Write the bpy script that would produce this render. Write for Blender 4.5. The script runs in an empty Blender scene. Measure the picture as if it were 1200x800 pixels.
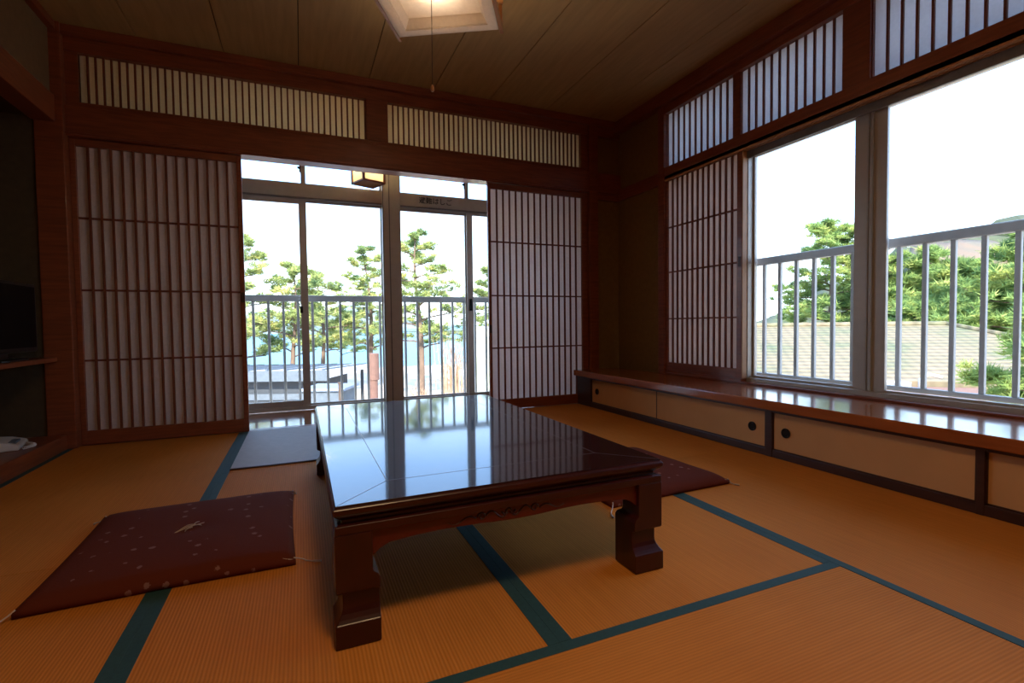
import bpy, math, random
from mathutils import Vector, Matrix
PI = math.pi
C = bpy.context.scene.collection
random.seed(7)

# ------------------------------------------------------------------ materials
def new_mat(name):
    m = bpy.data.materials.new(name); m.use_nodes = True
    nt = m.node_tree; nt.nodes.clear()
    out = nt.nodes.new('ShaderNodeOutputMaterial')
    return m, nt, out

def N(nt, typ, **kw):
    n = nt.nodes.new(typ)
    for k, v in kw.items(): setattr(n, k, v)
    return n

def ramp(nt, stops):
    r = N(nt, 'ShaderNodeValToRGB')
    cr = r.color_ramp
    while len(cr.elements) > 1: cr.elements.remove(cr.elements[-1])
    cr.elements[0].position = stops[0][0]; cr.elements[0].color = (*stops[0][1], 1)
    for p, c in stops[1:]:
        e = cr.elements.new(p); e.color = (*c, 1)
    return r

def basic(name, col, rough=.6, col2=None, scale=8, stretch=(1, 1, 1), bump=0.0, metal=0, coat=0, spec=.5, bscale=None):
    m, nt, out = new_mat(name)
    b = N(nt, 'ShaderNodeBsdfPrincipled')
    b.inputs['Roughness'].default_value = rough
    b.inputs['Metallic'].default_value = metal
    b.inputs['Specular IOR Level'].default_value = spec
    b.inputs['Coat Weight'].default_value = coat
    b.inputs['Coat Roughness'].default_value = .08
    tc = N(nt, 'ShaderNodeTexCoord'); mp = N(nt, 'ShaderNodeMapping')
    mp.inputs['Scale'].default_value = stretch
    nt.links.new(tc.outputs['Object'], mp.inputs[0])
    no = N(nt, 'ShaderNodeTexNoise'); no.inputs['Scale'].default_value = scale
    no.inputs['Detail'].default_value = 5
    nt.links.new(mp.outputs[0], no.inputs[0])
    c2 = col2 or tuple(c * .8 for c in col)
    r = ramp(nt, [(.3, c2), (.7, col)])
    nt.links.new(no.outputs['Fac'], r.inputs[0]); nt.links.new(r.outputs[0], b.inputs['Base Color'])
    if bump:
        bp = N(nt, 'ShaderNodeBump'); bp.inputs['Strength'].default_value = bump
        bp.inputs['Distance'].default_value = .01
        if bscale:
            n2 = N(nt, 'ShaderNodeTexNoise'); n2.inputs['Scale'].default_value = bscale
            nt.links.new(tc.outputs['Object'], n2.inputs[0]); nt.links.new(n2.outputs['Fac'], bp.inputs['Height'])
        else:
            nt.links.new(no.outputs['Fac'], bp.inputs['Height'])
        nt.links.new(bp.outputs[0], b.inputs['Normal'])
    nt.links.new(b.outputs[0], out.inputs[0])
    return m

def paper_mat(name, col, trans=.5):
    m, nt, out = new_mat(name)
    d = N(nt, 'ShaderNodeBsdfDiffuse'); t = N(nt, 'ShaderNodeBsdfTranslucent'); mx = N(nt, 'ShaderNodeMixShader')
    tc = N(nt, 'ShaderNodeTexCoord'); no = N(nt, 'ShaderNodeTexNoise'); no.inputs['Scale'].default_value = 60
    nt.links.new(tc.outputs['Object'], no.inputs[0])
    r = ramp(nt, [(.3, tuple(c * .94 for c in col)), (.7, col)])
    nt.links.new(no.outputs['Fac'], r.inputs[0])
    nt.links.new(r.outputs[0], d.inputs[0]); nt.links.new(r.outputs[0], t.inputs[0])
    mx.inputs[0].default_value = trans
    nt.links.new(d.outputs[0], mx.inputs[1]); nt.links.new(t.outputs[0], mx.inputs[2]); nt.links.new(mx.outputs[0], out.inputs[0])
    return m

def glass_mat(name, tint=(.97, .985, .98)):
    m, nt, out = new_mat(name)
    t = N(nt, 'ShaderNodeBsdfTransparent'); t.inputs[0].default_value = (*tint, 1)
    g = N(nt, 'ShaderNodeBsdfGlossy'); g.inputs['Roughness'].default_value = .01
    f = N(nt, 'ShaderNodeFresnel'); f.inputs[0].default_value = 1.3
    mx = N(nt, 'ShaderNodeMixShader')
    nt.links.new(f.outputs[0], mx.inputs[0]); nt.links.new(t.outputs[0], mx.inputs[1]); nt.links.new(g.outputs[0], mx.inputs[2])
    nt.links.new(mx.outputs[0], out.inputs[0])
    return m

def tatami_mat(name, axis):
    """woven rush: ridges run along the long side of the mat (axis 'x' or 'y')"""
    m, nt, out = new_mat(name)
    b = N(nt, 'ShaderNodeBsdfPrincipled'); b.inputs['Roughness'].default_value = .75
    b.inputs['Specular IOR Level'].default_value = .13
    tc = N(nt, 'ShaderNodeTexCoord')
    w = N(nt, 'ShaderNodeTexWave'); w.wave_type = 'BANDS'; w.bands_direction = 'X' if axis == 'y' else 'Y'
    w.inputs['Scale'].default_value = 2 * PI / 20 / .0085 ; w.inputs['Distortion'].default_value = .0
    nt.links.new(tc.outputs['Object'], w.inputs[0])
    w2 = N(nt, 'ShaderNodeTexWave'); w2.wave_type = 'BANDS'; w2.bands_direction = 'Y' if axis == 'y' else 'X'
    w2.inputs['Scale'].default_value = 2 * PI / 20 / .004; w2.inputs['Distortion'].default_value = .6
    nt.links.new(tc.outputs['Object'], w2.inputs[0])
    mp = N(nt, 'ShaderNodeMapping'); mp.inputs['Scale'].default_value = (60, 3, 1) if axis == 'x' else (3, 60, 1)
    mp.inputs['Scale'].default_value = (3, 60, 1) if axis == 'x' else (60, 3, 1)
    nt.links.new(tc.outputs['Object'], mp.inputs[0])
    no = N(nt, 'ShaderNodeTexNoise'); no.inputs['Scale'].default_value = 1.5; no.inputs['Detail'].default_value = 3
    nt.links.new(mp.outputs[0], no.inputs[0])
    n2 = N(nt, 'ShaderNodeTexNoise'); n2.inputs['Scale'].default_value = 2.2
    nt.links.new(tc.outputs['Object'], n2.inputs[0])
    r = ramp(nt, [(.3, (.53, .18, .024)), (.7, (.66, .235, .036))])
    a = N(nt, 'ShaderNodeMath', operation='ADD'); nt.links.new(no.outputs['Fac'], a.inputs[0]); nt.links.new(n2.outputs['Fac'], a.inputs[1])
    h = N(nt, 'ShaderNodeMath', operation='MULTIPLY'); h.inputs[1].default_value = .5; nt.links.new(a.outputs[0], h.inputs[0])
    nt.links.new(h.outputs[0], r.inputs[0])
    mul = N(nt, 'ShaderNodeMixRGB', blend_type='MULTIPLY'); mul.inputs[0].default_value = .16
    nt.links.new(r.outputs[0], mul.inputs[1]); nt.links.new(w.outputs['Color'], mul.inputs[2])
    nt.links.new(mul.outputs[0], b.inputs['Base Color'])
    s = N(nt, 'ShaderNodeMath', operation='MULTIPLY'); s.inputs[1].default_value = .15; nt.links.new(w2.outputs['Fac'], s.inputs[0])
    a2 = N(nt, 'ShaderNodeMath', operation='ADD'); nt.links.new(w.outputs['Fac'], a2.inputs[0]); nt.links.new(s.outputs[0], a2.inputs[1])
    bp = N(nt, 'ShaderNodeBump'); bp.inputs['Strength'].default_value = .35; bp.inputs['Distance'].default_value = .0018
    nt.links.new(a2.outputs[0], bp.inputs['Height']); nt.links.new(bp.outputs[0], b.inputs['Normal'])
    nt.links.new(b.outputs[0], out.inputs[0])
    return m

def cushion_mat(name):
    m, nt, out = new_mat(name)
    b = N(nt, 'ShaderNodeBsdfPrincipled'); b.inputs['Roughness'].default_value = .85
    b.inputs['Specular IOR Level'].default_value = .06
    tc = N(nt, 'ShaderNodeTexCoord')
    v = N(nt, 'ShaderNodeTexVoronoi'); v.inputs['Scale'].default_value = 20; v.inputs['Randomness'].default_value = .6
    nt.links.new(tc.outputs['Object'], v.inputs[0])
    no = N(nt, 'ShaderNodeTexNoise'); no.inputs['Scale'].default_value = 150; nt.links.new(tc.outputs['Object'], no.inputs[0])
    a = N(nt, 'ShaderNodeMath', operation='MULTIPLY_ADD'); a.inputs[1].default_value = .22; nt.links.new(no.outputs['Fac'], a.inputs[0]); nt.links.new(v.outputs['Distance'], a.inputs[2])
    lt = ramp(nt, [(.0, (1, 1, 1)), (.265, (1, 1, 1)), (.30, (0, 0, 0))])
    nt.links.new(a.outputs[0], lt.inputs[0])
    mx = N(nt, 'ShaderNodeMixRGB'); mx.inputs[1].default_value = (.12, .026, .014, 1); mx.inputs[2].default_value = (.24, .12, .10, 1)
    nt.links.new(lt.outputs[0], mx.inputs[0]); nt.links.new(mx.outputs[0], b.inputs['Base Color'])
    bp = N(nt, 'ShaderNodeBump'); bp.inputs['Strength'].default_value = .2; bp.inputs['Distance'].default_value = .003
    nt.links.new(no.outputs['Fac'], bp.inputs['Height']); nt.links.new(bp.outputs[0], b.inputs['Normal'])
    nt.links.new(b.outputs[0], out.inputs[0])
    return m

def foliage_mat(name, a, b_, c):
    m, nt, out = new_mat(name)
    d = N(nt, 'ShaderNodeBsdfDiffuse'); t = N(nt, 'ShaderNodeBsdfTranslucent'); mx = N(nt, 'ShaderNodeMixShader'); mx.inputs[0].default_value = .35
    tc = N(nt, 'ShaderNodeTexCoord'); no = N(nt, 'ShaderNodeTexNoise'); no.inputs['Scale'].default_value = 1.6; no.inputs['Detail'].default_value = 4
    nt.links.new(tc.outputs['Object'], no.inputs[0])
    r = ramp(nt, [(.32, a), (.5, b_), (.68, c)])
    nt.links.new(no.outputs['Fac'], r.inputs[0]); nt.links.new(r.outputs[0], d.inputs[0]); nt.links.new(r.outputs[0], t.inputs[0])
    nt.links.new(d.outputs[0], mx.inputs[1]); nt.links.new(t.outputs[0], mx.inputs[2]); nt.links.new(mx.outputs[0], out.inputs[0])
    return m

def roof_tile_mat(name):
    m, nt, out = new_mat(name)
    b = N(nt, 'ShaderNodeBsdfPrincipled'); b.inputs['Roughness'].default_value = .8
    uv = N(nt, 'ShaderNodeTexCoord')
    w = N(nt, 'ShaderNodeTexWave'); w.bands_direction = 'Y'; w.inputs['Scale'].default_value = 2 * PI / 20 / .28
    nt.links.new(uv.outputs['Object'], w.inputs[0])
    w2 = N(nt, 'ShaderNodeTexWave'); w2.bands_direction = 'X'; w2.inputs['Scale'].default_value = 2 * PI / 20 / .27
    nt.links.new(uv.outputs['Object'], w2.inputs[0])
    no = N(nt, 'ShaderNodeTexNoise'); no.inputs['Scale'].default_value = .6; no.inputs['Detail'].default_value = 6
    nt.links.new(uv.outputs['Object'], no.inputs[0])
    r = ramp(nt, [(.35, (.14, .15, .075)), (.5, (.22, .175, .10)), (.7, (.27, .195, .12))])
    nt.links.new(no.outputs['Fac'], r.inputs[0])
    mul = N(nt, 'ShaderNodeMixRGB', blend_type='MULTIPLY'); mul.inputs[0].default_value = .35
    nt.links.new(r.outputs[0], mul.inputs[1]); nt.links.new(w.outputs['Color'], mul.inputs[2])
    nt.links.new(mul.outputs[0], b.inputs['Base Color'])
    a = N(nt, 'ShaderNodeMath', operation='ADD'); nt.links.new(w.outputs['Fac'], a.inputs[0]); nt.links.new(w2.outputs['Fac'], a.inputs[1])
    bp = N(nt, 'ShaderNodeBump'); bp.inputs['Strength'].default_value = .6; bp.inputs['Distance'].default_value = .04
    nt.links.new(a.outputs[0], bp.inputs['Height']); nt.links.new(bp.outputs[0], b.inputs['Normal'])
    nt.links.new(b.outputs[0], out.inputs[0])
    return m

M = {}
M['wood'] = basic('stained_wood', (.27, .064, .022), .38, (.18, .040, .014), 5, (1, 1, 12), .08, coat=.15)
M['wood_h'] = basic('stained_wood_rail', (.27, .064, .022), .38, (.18, .040, .014), 5, (1.2, 1.2, 14), .05, coat=.15)
M['lattice'] = basic('lattice_wood', (.20, .05, .02), .5, (.14, .034, .014), 10)
M['dark_wood'] = basic('dark_wood', (.055, .018, .012), .4, (.035, .012, .008), 6, (6, 1, 6))
M['ledge'] = basic('polished_ledge_wood', (.40, .115, .032), .14, (.28, .07, .02), 3, (9, 1, 9), 0, coat=.15)
M['pale_wood'] = basic('window_jamb_wood', (.55, .28, .13), .45, (.45, .22, .09), 4, (8, 8, 1))
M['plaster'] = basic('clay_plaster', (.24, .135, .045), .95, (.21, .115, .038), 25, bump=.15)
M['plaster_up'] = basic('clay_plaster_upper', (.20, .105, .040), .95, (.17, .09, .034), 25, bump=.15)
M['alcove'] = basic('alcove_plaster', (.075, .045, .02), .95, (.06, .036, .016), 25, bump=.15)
M['ceiling'] = basic('ceiling_board', (.46, .275, .10), .8, (.38, .225, .08), 3, (12, 1, 1))
M['cream'] = basic('veranda_plaster', (.84, .72, .50), .9, (.80, .68, .46), 10)
M['gap'] = basic('dark_gap', (.02, .012, .008), .9)
M['paper'] = paper_mat('shoji_paper', (.88, .78, .74), .52)
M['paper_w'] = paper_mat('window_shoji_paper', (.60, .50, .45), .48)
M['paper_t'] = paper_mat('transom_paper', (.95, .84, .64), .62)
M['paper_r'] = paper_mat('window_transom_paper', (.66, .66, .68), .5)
M['fusuma'] = basic('cabinet_paper', (.60, .32, .125), .8, (.55, .29, .11), 6, bump=.05)
M['lacquer'] = basic('red_black_lacquer', (.050, .006, .004), .32, (.026, .0035, .003), 4, (2, 12, 2), 0, coat=.1)
M['lacquer_top'] = basic('polished_table_lacquer', (.030, .007, .007), .06, (.018, .005, .005), 5, (1, 1, 1), .012, bscale=9, spec=.38, coat=.22)
[n for n in M['lacquer_top'].node_tree.nodes if n.type == 'BSDF_PRINCIPLED'][0].inputs['Coat Roughness'].default_value = .38
M['lacquer_red'] = basic('red_lacquer', (.115, .012, .008), .25, (.08, .008, .006), 8)
M['inlay'] = basic('inlay_line', (.12, .085, .075), .35, (.09, .06, .055), 20)
M['alu'] = basic('aluminium_sash', (.50, .46, .42), .38, (.46, .42, .385), 20, metal=.25)
M['alu_dark'] = basic('aluminium_track', (.20, .19, .19), .4, (.16, .15, .15), 20, metal=.3)
M['rail'] = basic('painted_railing', (.42, .41, .40), .45, (.38, .37, .36), 20)
M['glass'] = glass_mat('window_glass')
M['floorwood'] = basic('veranda_floorboards', (.27, .085, .035), .13, (.18, .05, .02), 3, (1.5, 14, 1), 0, coat=.4)
M['band'] = basic('green_cloth_border', (.016, .065, .068), .75, (.012, .05, .052), 120)
M['mat_x'] = tatami_mat('woven_rush_across', 'x')
M['mat_y'] = tatami_mat('woven_rush_along', 'y')
M['grey'] = basic('grey_mat_cloth', (.44, .42, .43), .7, (.40, .38, .39), 30)
M['black'] = basic('black_plastic', (.012, .012, .013), .35)
M['screen'] = basic('black_screen', (.004, .004, .005), .45, spec=.1)
M['metal'] = basic('black_metal', (.012, .013, .014), .3, metal=.5)
M['phone'] = basic('ivory_plastic', (.72, .66, .60), .4)
M['cushion'] = cushion_mat('maroon_patterned_cloth')
M['thread'] = basic('pale_thread', (.62, .50, .44), .8)
M['lampwhite'] = paper_mat('white_acrylic', (.93, .86, .77), .5)
M['lampwood'] = basic('orange_wood', (.48, .20, .05), .45, (.40, .15, .04), 10)
M['cord'] = basic('brown_cord', (.09, .045, .025), .7)
M['lantern_paper'] = paper_mat('lantern_paper', (.80, .78, .66), .5)
M['signplate'] = basic('sign_plate', (.52, .49, .46), .4)
M['signtext'] = basic('sign_lettering', (.03, .03, .035), .5)
M['needle'] = foliage_mat('pine_needles', (.13, .20, .09), (.32, .38, .14), (.58, .54, .20))
M['needle_d'] = foliage_mat('dense_pine_needles', (.10, .18, .07), (.26, .36, .11), (.50, .52, .16))
M['bark'] = basic('pine_bark', (.20, .13, .09), .9, (.12, .08, .06), 6, (1, 1, .3), .3)
M['sand'] = basic('beach_sand', (.60, .47, .36), .95, (.50, .39, .30), .4)
M['sea'] = basic('sea_water', (.03, .20, .30), .35, (.025, .17, .26), .05)
M['hill'] = basic('hill_trees', (.115, .115, .05), .95, (.075, .085, .038), .08)
M['hillcut'] = basic('bare_hill_earth', (.20, .125, .08), .95, (.13, .11, .08), .1)
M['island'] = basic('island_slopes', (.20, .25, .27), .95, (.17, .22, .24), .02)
M['rooftile'] = roof_tile_mat('weathered_roof_tiles')
M['metalroof'] = basic('grey_sheet_roof', (.70, .69, .70), .5, (.62, .62, .63), .5, (1, 6, 1))
M['shedwall'] = basic('shaded_blue_boards', (.045, .053, .065), .8, (.038, .045, .055), 2)  # wall colour darkened so the sunlit hut front looks shaded
M['decktop'] = basic('blue_grey_deck', (.22, .26, .33), .8)
M['postwood'] = basic('dark_post_wood', (.09, .06, .045), .9)
M['shedtrim'] = basic('darkened_blue_trim', (.11, .135, .165), .7)  # shade of the hut's fascia is put into this dark colour
M['whitewall'] = basic('white_wall', (.55, .52, .48), .8)
M['terracotta'] = basic('reddish_deck', (.24, .12, .08), .8)
M['rust'] = basic('rusty_brown_metal', (.17, .085, .062), .7, (.13, .065, .048), 8)
M['twig'] = basic('dry_reed_stems', (.40, .27, .18), .9, (.30, .19, .13), 3)
M['palefence'] = basic('pale_green_panel', (.55, .58, .42), .8)

# ------------------------------------------------------------------ helpers
class MB:
    def __init__(s): s.v = []; s.f = []
    def add(s, vs, fs):
        o = len(s.v); s.v += [Vector(v) for v in vs]; s.f += [tuple(i + o for i in f) for f in fs]; return s
    def box(s, x0, x1, y0, y1, z0, z1):
        vs = [(x, y, z) for z in (z0, z1) for y in (y0, y1) for x in (x0, x1)]
        return s.add(vs, [(0, 2, 3, 1), (4, 5, 7, 6), (0, 1, 5, 4), (2, 6, 7, 3), (0, 4, 6, 2), (1, 3, 7, 5)])
    def loft(s, secs):
        """secs: (z, x0, x1, y0, y1) rectangles stacked upward"""
        vs = []; fs = []
        for z, x0, x1, y0, y1 in secs: vs += [(x0, y0, z), (x1, y0, z), (x1, y1, z), (x0, y1, z)]
        for k in range(len(secs) - 1):
            for j in range(4):
                a = 4 * k + j; b = 4 * k + (j + 1) % 4; fs.append((a, b, b + 4, a + 4))
        n = 4 * (len(secs) - 1); fs += [(3, 2, 1, 0), (n, n + 1, n + 2, n + 3)]
        return s.add(vs, fs)
    def prism(s, pts, axis, a, b):
        """2-D outline pts extruded along axis from a to b"""
        def P(u, v, w): return {'x': (w, u, v), 'y': (u, w, v), 'z': (u, v, w)}[axis]
        n = len(pts)
        vs = [P(u, v, a) for u, v in pts] + [P(u, v, b) for u, v in pts]
        fs = [tuple(range(n))[::-1], tuple(range(n, 2 * n))] + [(i, (i + 1) % n, (i + 1) % n + n, i + n) for i in range(n)]
        return s.add(vs, fs)
    def tube(s, pts, r, seg=8, caps=True):
        pts = [Vector(p) for p in pts]; rs = r if isinstance(r, (list, tuple)) else [r] * len(pts)
        vs = []; fs = []; prev = None
        for i, p in enumerate(pts):
            t = (pts[min(i + 1, len(pts) - 1)] - pts[max(i - 1, 0)]).normalized()
            if prev is None:
                u = t.orthogonal().normalized()
            else:
                u = (prev - t * prev.dot(t)); u = u.normalized() if u.length > 1e-6 else t.orthogonal().normalized()
            prev = u; w = t.cross(u)
            for k in range(seg):
                a = 2 * PI * k / seg; vs.append(p + (u * math.cos(a) + w * math.sin(a)) * rs[i])
        for i in range(len(pts) - 1):
            for k in range(seg):
                a = i * seg + k; b = i * seg + (k + 1) % seg; fs.append((a, b, b + seg, a + seg))
        if caps:
            fs.append(tuple(range(seg))[::-1]); n = (len(pts) - 1) * seg; fs.append(tuple(range(n, n + seg)))
        return s.add(vs, fs)
    def xf(s, mat):
        s.v = [mat @ v for v in s.v]; return s
    def build(s, name, mat, parent=None, bevel=0, smooth=False, **props):
        me = bpy.data.meshes.new(name)
        off = Vector(parent['_o']) if parent is not None else Vector((0, 0, 0))
        me.from_pydata([tuple(v - off) for v in s.v], [], s.f)
        import bmesh
        bm = bmesh.new(); bm.from_mesh(me); bmesh.ops.recalc_face_normals(bm, faces=bm.faces); bm.to_mesh(me); bm.free()
        if smooth:
            for p in me.polygons: p.use_smooth = True
        me.materials.append(mat)
        o = bpy.data.objects.new(name, me); C.objects.link(o)
        if parent is not None: o.parent = parent
        o['_o'] = tuple(off)
        if bevel:
            b = o.modifiers.new('bevel', 'BEVEL'); b.width = bevel; b.segments = 2; b.limit_method = 'ANGLE'
        tag(o, **props)
        return o

def tag(o, label=None, cat=None, group=None, kind=None):
    if label: o['label'] = label
    if cat: o['category'] = cat
    if group: o['group'] = group
    if kind: o['kind'] = kind
    return o

def thing(name, loc, label=None, cat=None, group=None, kind=None):
    o = bpy.data.objects.new(name, None); o.empty_display_size = .05; C.objects.link(o)
    o.location = loc; o['_o'] = tuple(loc)
    return tag(o, label, cat, group, kind)

def struct(name, mb, mat, bevel=0): return mb.build(name, mat, None, bevel, kind='structure')
def box(*a): return MB().box(*a)

# ================================================================== ROOM SHELL
YB = 3.95      # back line of sliding paper screens
XW = 2.80      # right wall
XL = -1.35     # left wall
YN = -1.6      # wall behind the camera
DG = 4.80      # veranda door

struct('floor', box(XL, XW, YN, 3.93, -.12, -.052), M['dark_wood'])
struct('trim_1', box(XL, 2.54, 3.93, 4.03, -.12, 0), M['wood'], .002)            # threshold the screens slide in
struct('floor_veranda', box(-1.4, 2.75, 4.03, DG - .06, -.12, -.002), M['floorwood'])
# ceiling boards with narrow dark joints
seams = [-1.36, -.92, -.435, .03, .52, 1.01, 1.485, 2.01, 2.46, 2.83]
cb = MB()
for a, b in zip(seams[:-1], seams[1:]): cb.box(a + .0025, b - .0025, YN, 4.0, 2.60, 2.615)
struct('ceiling', cb, M['ceiling'], .002)
struct('ceiling_backing', box(-2.3, 3.0, YN - .2, 4.06, 2.612, 2.85), M['gap'])
# back wall : lintel, head rail, posts, crown
struct('trim_2', MB().box(XL, 2.80, 3.905, 4.03, 1.935, 2.12).box(XL, 2.80, 3.895, 4.03, 1.945, 1.955), M['wood_h'], .003)
struct('trim_3', MB().box(XL, 2.56, 3.92, 4.0, 2.12, 2.152), M['wood_h'], .003)
struct('trim_4', MB().box(XL, 2.80, 3.92, 4.03, 2.457, 2.60).box(XL, 2.80, 3.885, 3.95, 2.54, 2.60), M['wood_h'], .004)
struct('trim_5', box(.494, .654, 3.915, 4.03, 2.15, 2.46), M['wood'], .003)
struct('trim_6', box(2.452, 2.545, 3.90, 4.03, 0, 2.60), M['wood'], .004)
struct('trim_7', box(-1.44, -1.30, 3.87, 4.03, 0, 2.60), M['wood'], .004)
struct('trim_8', MB().box(-1.30, -1.235, 3.93, 4.03, 2.15, 2.46).box(2.382, 2.452, 3.93, 4.03, 2.15, 2.46), M['wood'])
struct('wall_back', MB().box(2.545, 2.83, 3.95, 4.05, 0, 2.60), M['plaster'])
# left wall : upper plaster, beam, alcove
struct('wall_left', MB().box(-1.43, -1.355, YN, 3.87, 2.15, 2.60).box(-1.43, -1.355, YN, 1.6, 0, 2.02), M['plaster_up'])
struct('trim_9', MB().box(-1.45, -1.335, YN, 3.87, 1.995, 2.155), M['wood_h'], .004)
struct('trim_10', MB().box(-1.40, -1.32, YN, 3.9, 2.55, 2.60), M['wood_h'], .003)
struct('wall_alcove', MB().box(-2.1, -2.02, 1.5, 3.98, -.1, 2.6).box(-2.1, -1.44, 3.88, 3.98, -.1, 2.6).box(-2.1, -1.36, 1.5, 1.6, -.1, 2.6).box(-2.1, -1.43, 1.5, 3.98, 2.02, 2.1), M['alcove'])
struct('floor_alcove', MB().box(-2.03, -1.345, 1.6, 3.88, -.12, .09), M['wood'], .004)
# near wall behind the camera
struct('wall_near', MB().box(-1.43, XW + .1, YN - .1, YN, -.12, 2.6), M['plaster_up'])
# right wall
struct('wall_right', MB().box(XW, XW + .12, 3.335, 4.05, .28, 2.60).box(XW, XW + .12, YN, .0, .28, 2.6)
       .box(XW + .02, XW + .12, YN, 4.05, -.12, .29).box(XW + .005, XW + .12, 0, 3.335, 2.46, 2.6), M['plaster'])
struct('trim_11', MB().box(XW - .04, XW + .10, 3.265, 3.335, .313, 2.60).box(XW - .012, XW + .10, 2.53, 2.588, 2.0, 2.44)
       .box(XW - .02, XW + .10, 1.685, 1.83, 1.985, 2.45).box(XW - .02, XW + .1, .42, .55, 1.985, 2.45), M['wood'], .003)
struct('trim_12', MB().box(XW - .03, XW + .12, -.05, 3.30, 1.93, 2.003).box(XW - .03, XW + .12, -.05, 3.30, 2.437, 2.50), M['wood_h'], .003)
struct('trim_13', MB().box(XW - .075, XW + .12, YN, 4.0, 2.50, 2.60), M['wood_h'], .004)
# grooved head track over the window
gt = MB()
for k, (a, b) in enumerate([(-.03, -.008), (.004, .020), (.032, .052), (.064, .10)]): gt.box(XW + a, XW + b, -.05, 3.27, 1.893, 1.932)
gt.box(XW - .03, XW + .10, -.05, 3.27, 1.905, 1.932)
struct('trim_14', gt, M['pale_wood'], .001)
struct('trim_15', MB().box(XW - .022, XW + .02, 3.335, 3.96, 1.88, 1.985).box(2.54, XW, 3.92, 3.96, 1.88, 1.985), M['wood_h'], .003)
# sill rail between ledge and window
struct('trim_16', MB().box(XW - .02, XW + .12, -.05, 3.30, .29, .316).box(XW - .03, XW + .025, -.05, 3.30, .313, .326).box(XW - .02, XW + .12, 2.50, 3.30, .31, .345), M['wood_h'], .003)

# ------------------------------------------------------------------ lattice transoms (ranma)
def transom(name, parent_loc, along, a0, a1, z0, z1, face, n, paper, rails=(), first=1.0):
    """vertical wooden slats in front of paper; along 'x' on the back wall, 'y' on the right wall"""
    t = thing(name, parent_loc, kind='structure')
    fr = MB(); pp = MB(); lt = MB(); w = .011; dpt = .014
    pitch = (a1 - a0) / n
    def B(mb, u0, u1, d0, d1, zz0, zz1):
        if along == 'x': mb.box(u0, u1, face + d0, face + d1, zz0, zz1)
        else: mb.box(face + d0, face + d1, u0, u1, zz0, zz1)
    B(pp, a0 - .005, a1 + .005, dpt, dpt + .002, z0 - .005, z1 + .005)
    for k in range(1, n): B(lt, a0 + pitch * k - w / 2, a0 + pitch * k + w / 2, 0, dpt - .001, z0, z1)
    B(fr, a0 - .012, a0, -.004, .03, z0 - .0, z1); B(fr, a1, a1 + .012, -.004, .03, z0, z1)
    fr.build('frame', M['wood'], t); lt.build('lattice', M['lattice'], t); pp.build('paper', paper, t)
    return t
transom('window_1', (-.4, YB, 2.15), 'x', -1.235, .485, 2.152, 2.457, YB, 42, M['paper_t'])
transom('window_2', (1.5, YB, 2.15), 'x', .66, 2.38, 2.152, 2.457, YB, 42, M['paper_t'])
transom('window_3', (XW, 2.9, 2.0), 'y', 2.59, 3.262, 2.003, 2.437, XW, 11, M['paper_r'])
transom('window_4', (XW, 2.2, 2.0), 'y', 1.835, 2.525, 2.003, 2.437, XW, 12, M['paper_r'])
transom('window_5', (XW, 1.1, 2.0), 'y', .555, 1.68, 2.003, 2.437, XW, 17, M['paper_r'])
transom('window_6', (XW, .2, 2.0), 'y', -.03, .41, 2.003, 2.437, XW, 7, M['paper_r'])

# ------------------------------------------------------------------ sliding paper screens
def shoji(loc, along, a0, a1, p0, p1, z0, z1, zp0, zp1, bars, n, face, label, group=None, pull=None, paper='paper'):
    t = thing('sliding_paper_screen', loc, label, 'paper screen', group)
    fr = MB(); lt = MB(); pp = MB()
    def B(mb, u0, u1, d0, d1, a, b):
        if along == 'x': mb.box(u0, u1, face + d0, face + d1, a, b)
        else: mb.box(face + d0, face + d1, u0, u1, a, b)
    B(fr, a0, p0, -.012, .018, z0, z1); B(fr, p1, a1, -.012, .018, z0, z1)
    B(fr, p0, p1, -.012, .018, z0, zp0); B(fr, p0, p1, -.012, .018, zp1, z1)
    B(pp, p0 - .004, p1 + .004, .010, .012, zp0 - .004, zp1 + .004)
    pitch = (p1 - p0) / n
    for k in range(1, n): B(lt, p0 + pitch * k - .0065, p0 + pitch * k + .0065, -.003, .009, zp0, zp1)
    for z in bars: B(lt, p0, p1, -.0045, .0085, z - .006, z + .006)
    fr.build('frame', M['wood'], t, .002); lt.build('lattice', M['lattice'], t); pp.build('paper', M[paper], t)
    if pull:
        u, z = pull
        m = MB(); B(m, u - .011, u + .011, -.0135, -.0125, z - .035, z + .035)
        m.build('finger_pull', M['dark_wood'], t, label='dark recessed finger pull')
    return t
shoji((-.83, YB, 0), 'x', -1.298, -.355, -1.270, -.385, .004, 1.932, .092, 1.887, (.54, .987, 1.44), 15, YB,
      'sliding paper screen left of the glass balcony door, reaching the dark alcove corner', pull=(-.37, .95))
shoji((1.97, YB, 0), 'x', 1.475, 2.45, 1.500, 2.392, .004, 1.932, .088, 1.887, (.535, .985, 1.443), 15, YB,
      'sliding paper screen right of the glass balcony door, beside the corner post', pull=(1.488, .70))
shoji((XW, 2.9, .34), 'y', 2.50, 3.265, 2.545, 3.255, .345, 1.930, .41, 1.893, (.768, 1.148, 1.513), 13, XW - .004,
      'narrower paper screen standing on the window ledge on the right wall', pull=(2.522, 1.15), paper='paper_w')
shoji((-.80, YB + .045, 0), 'x', -1.285, -.362, -1.235, -.395, .004, 1.932, .092, 1.887, (.54, .987, 1.44), 15, YB + .04,
      'rear paper screen slid behind the left one, only its shadowed bars showing through')

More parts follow.
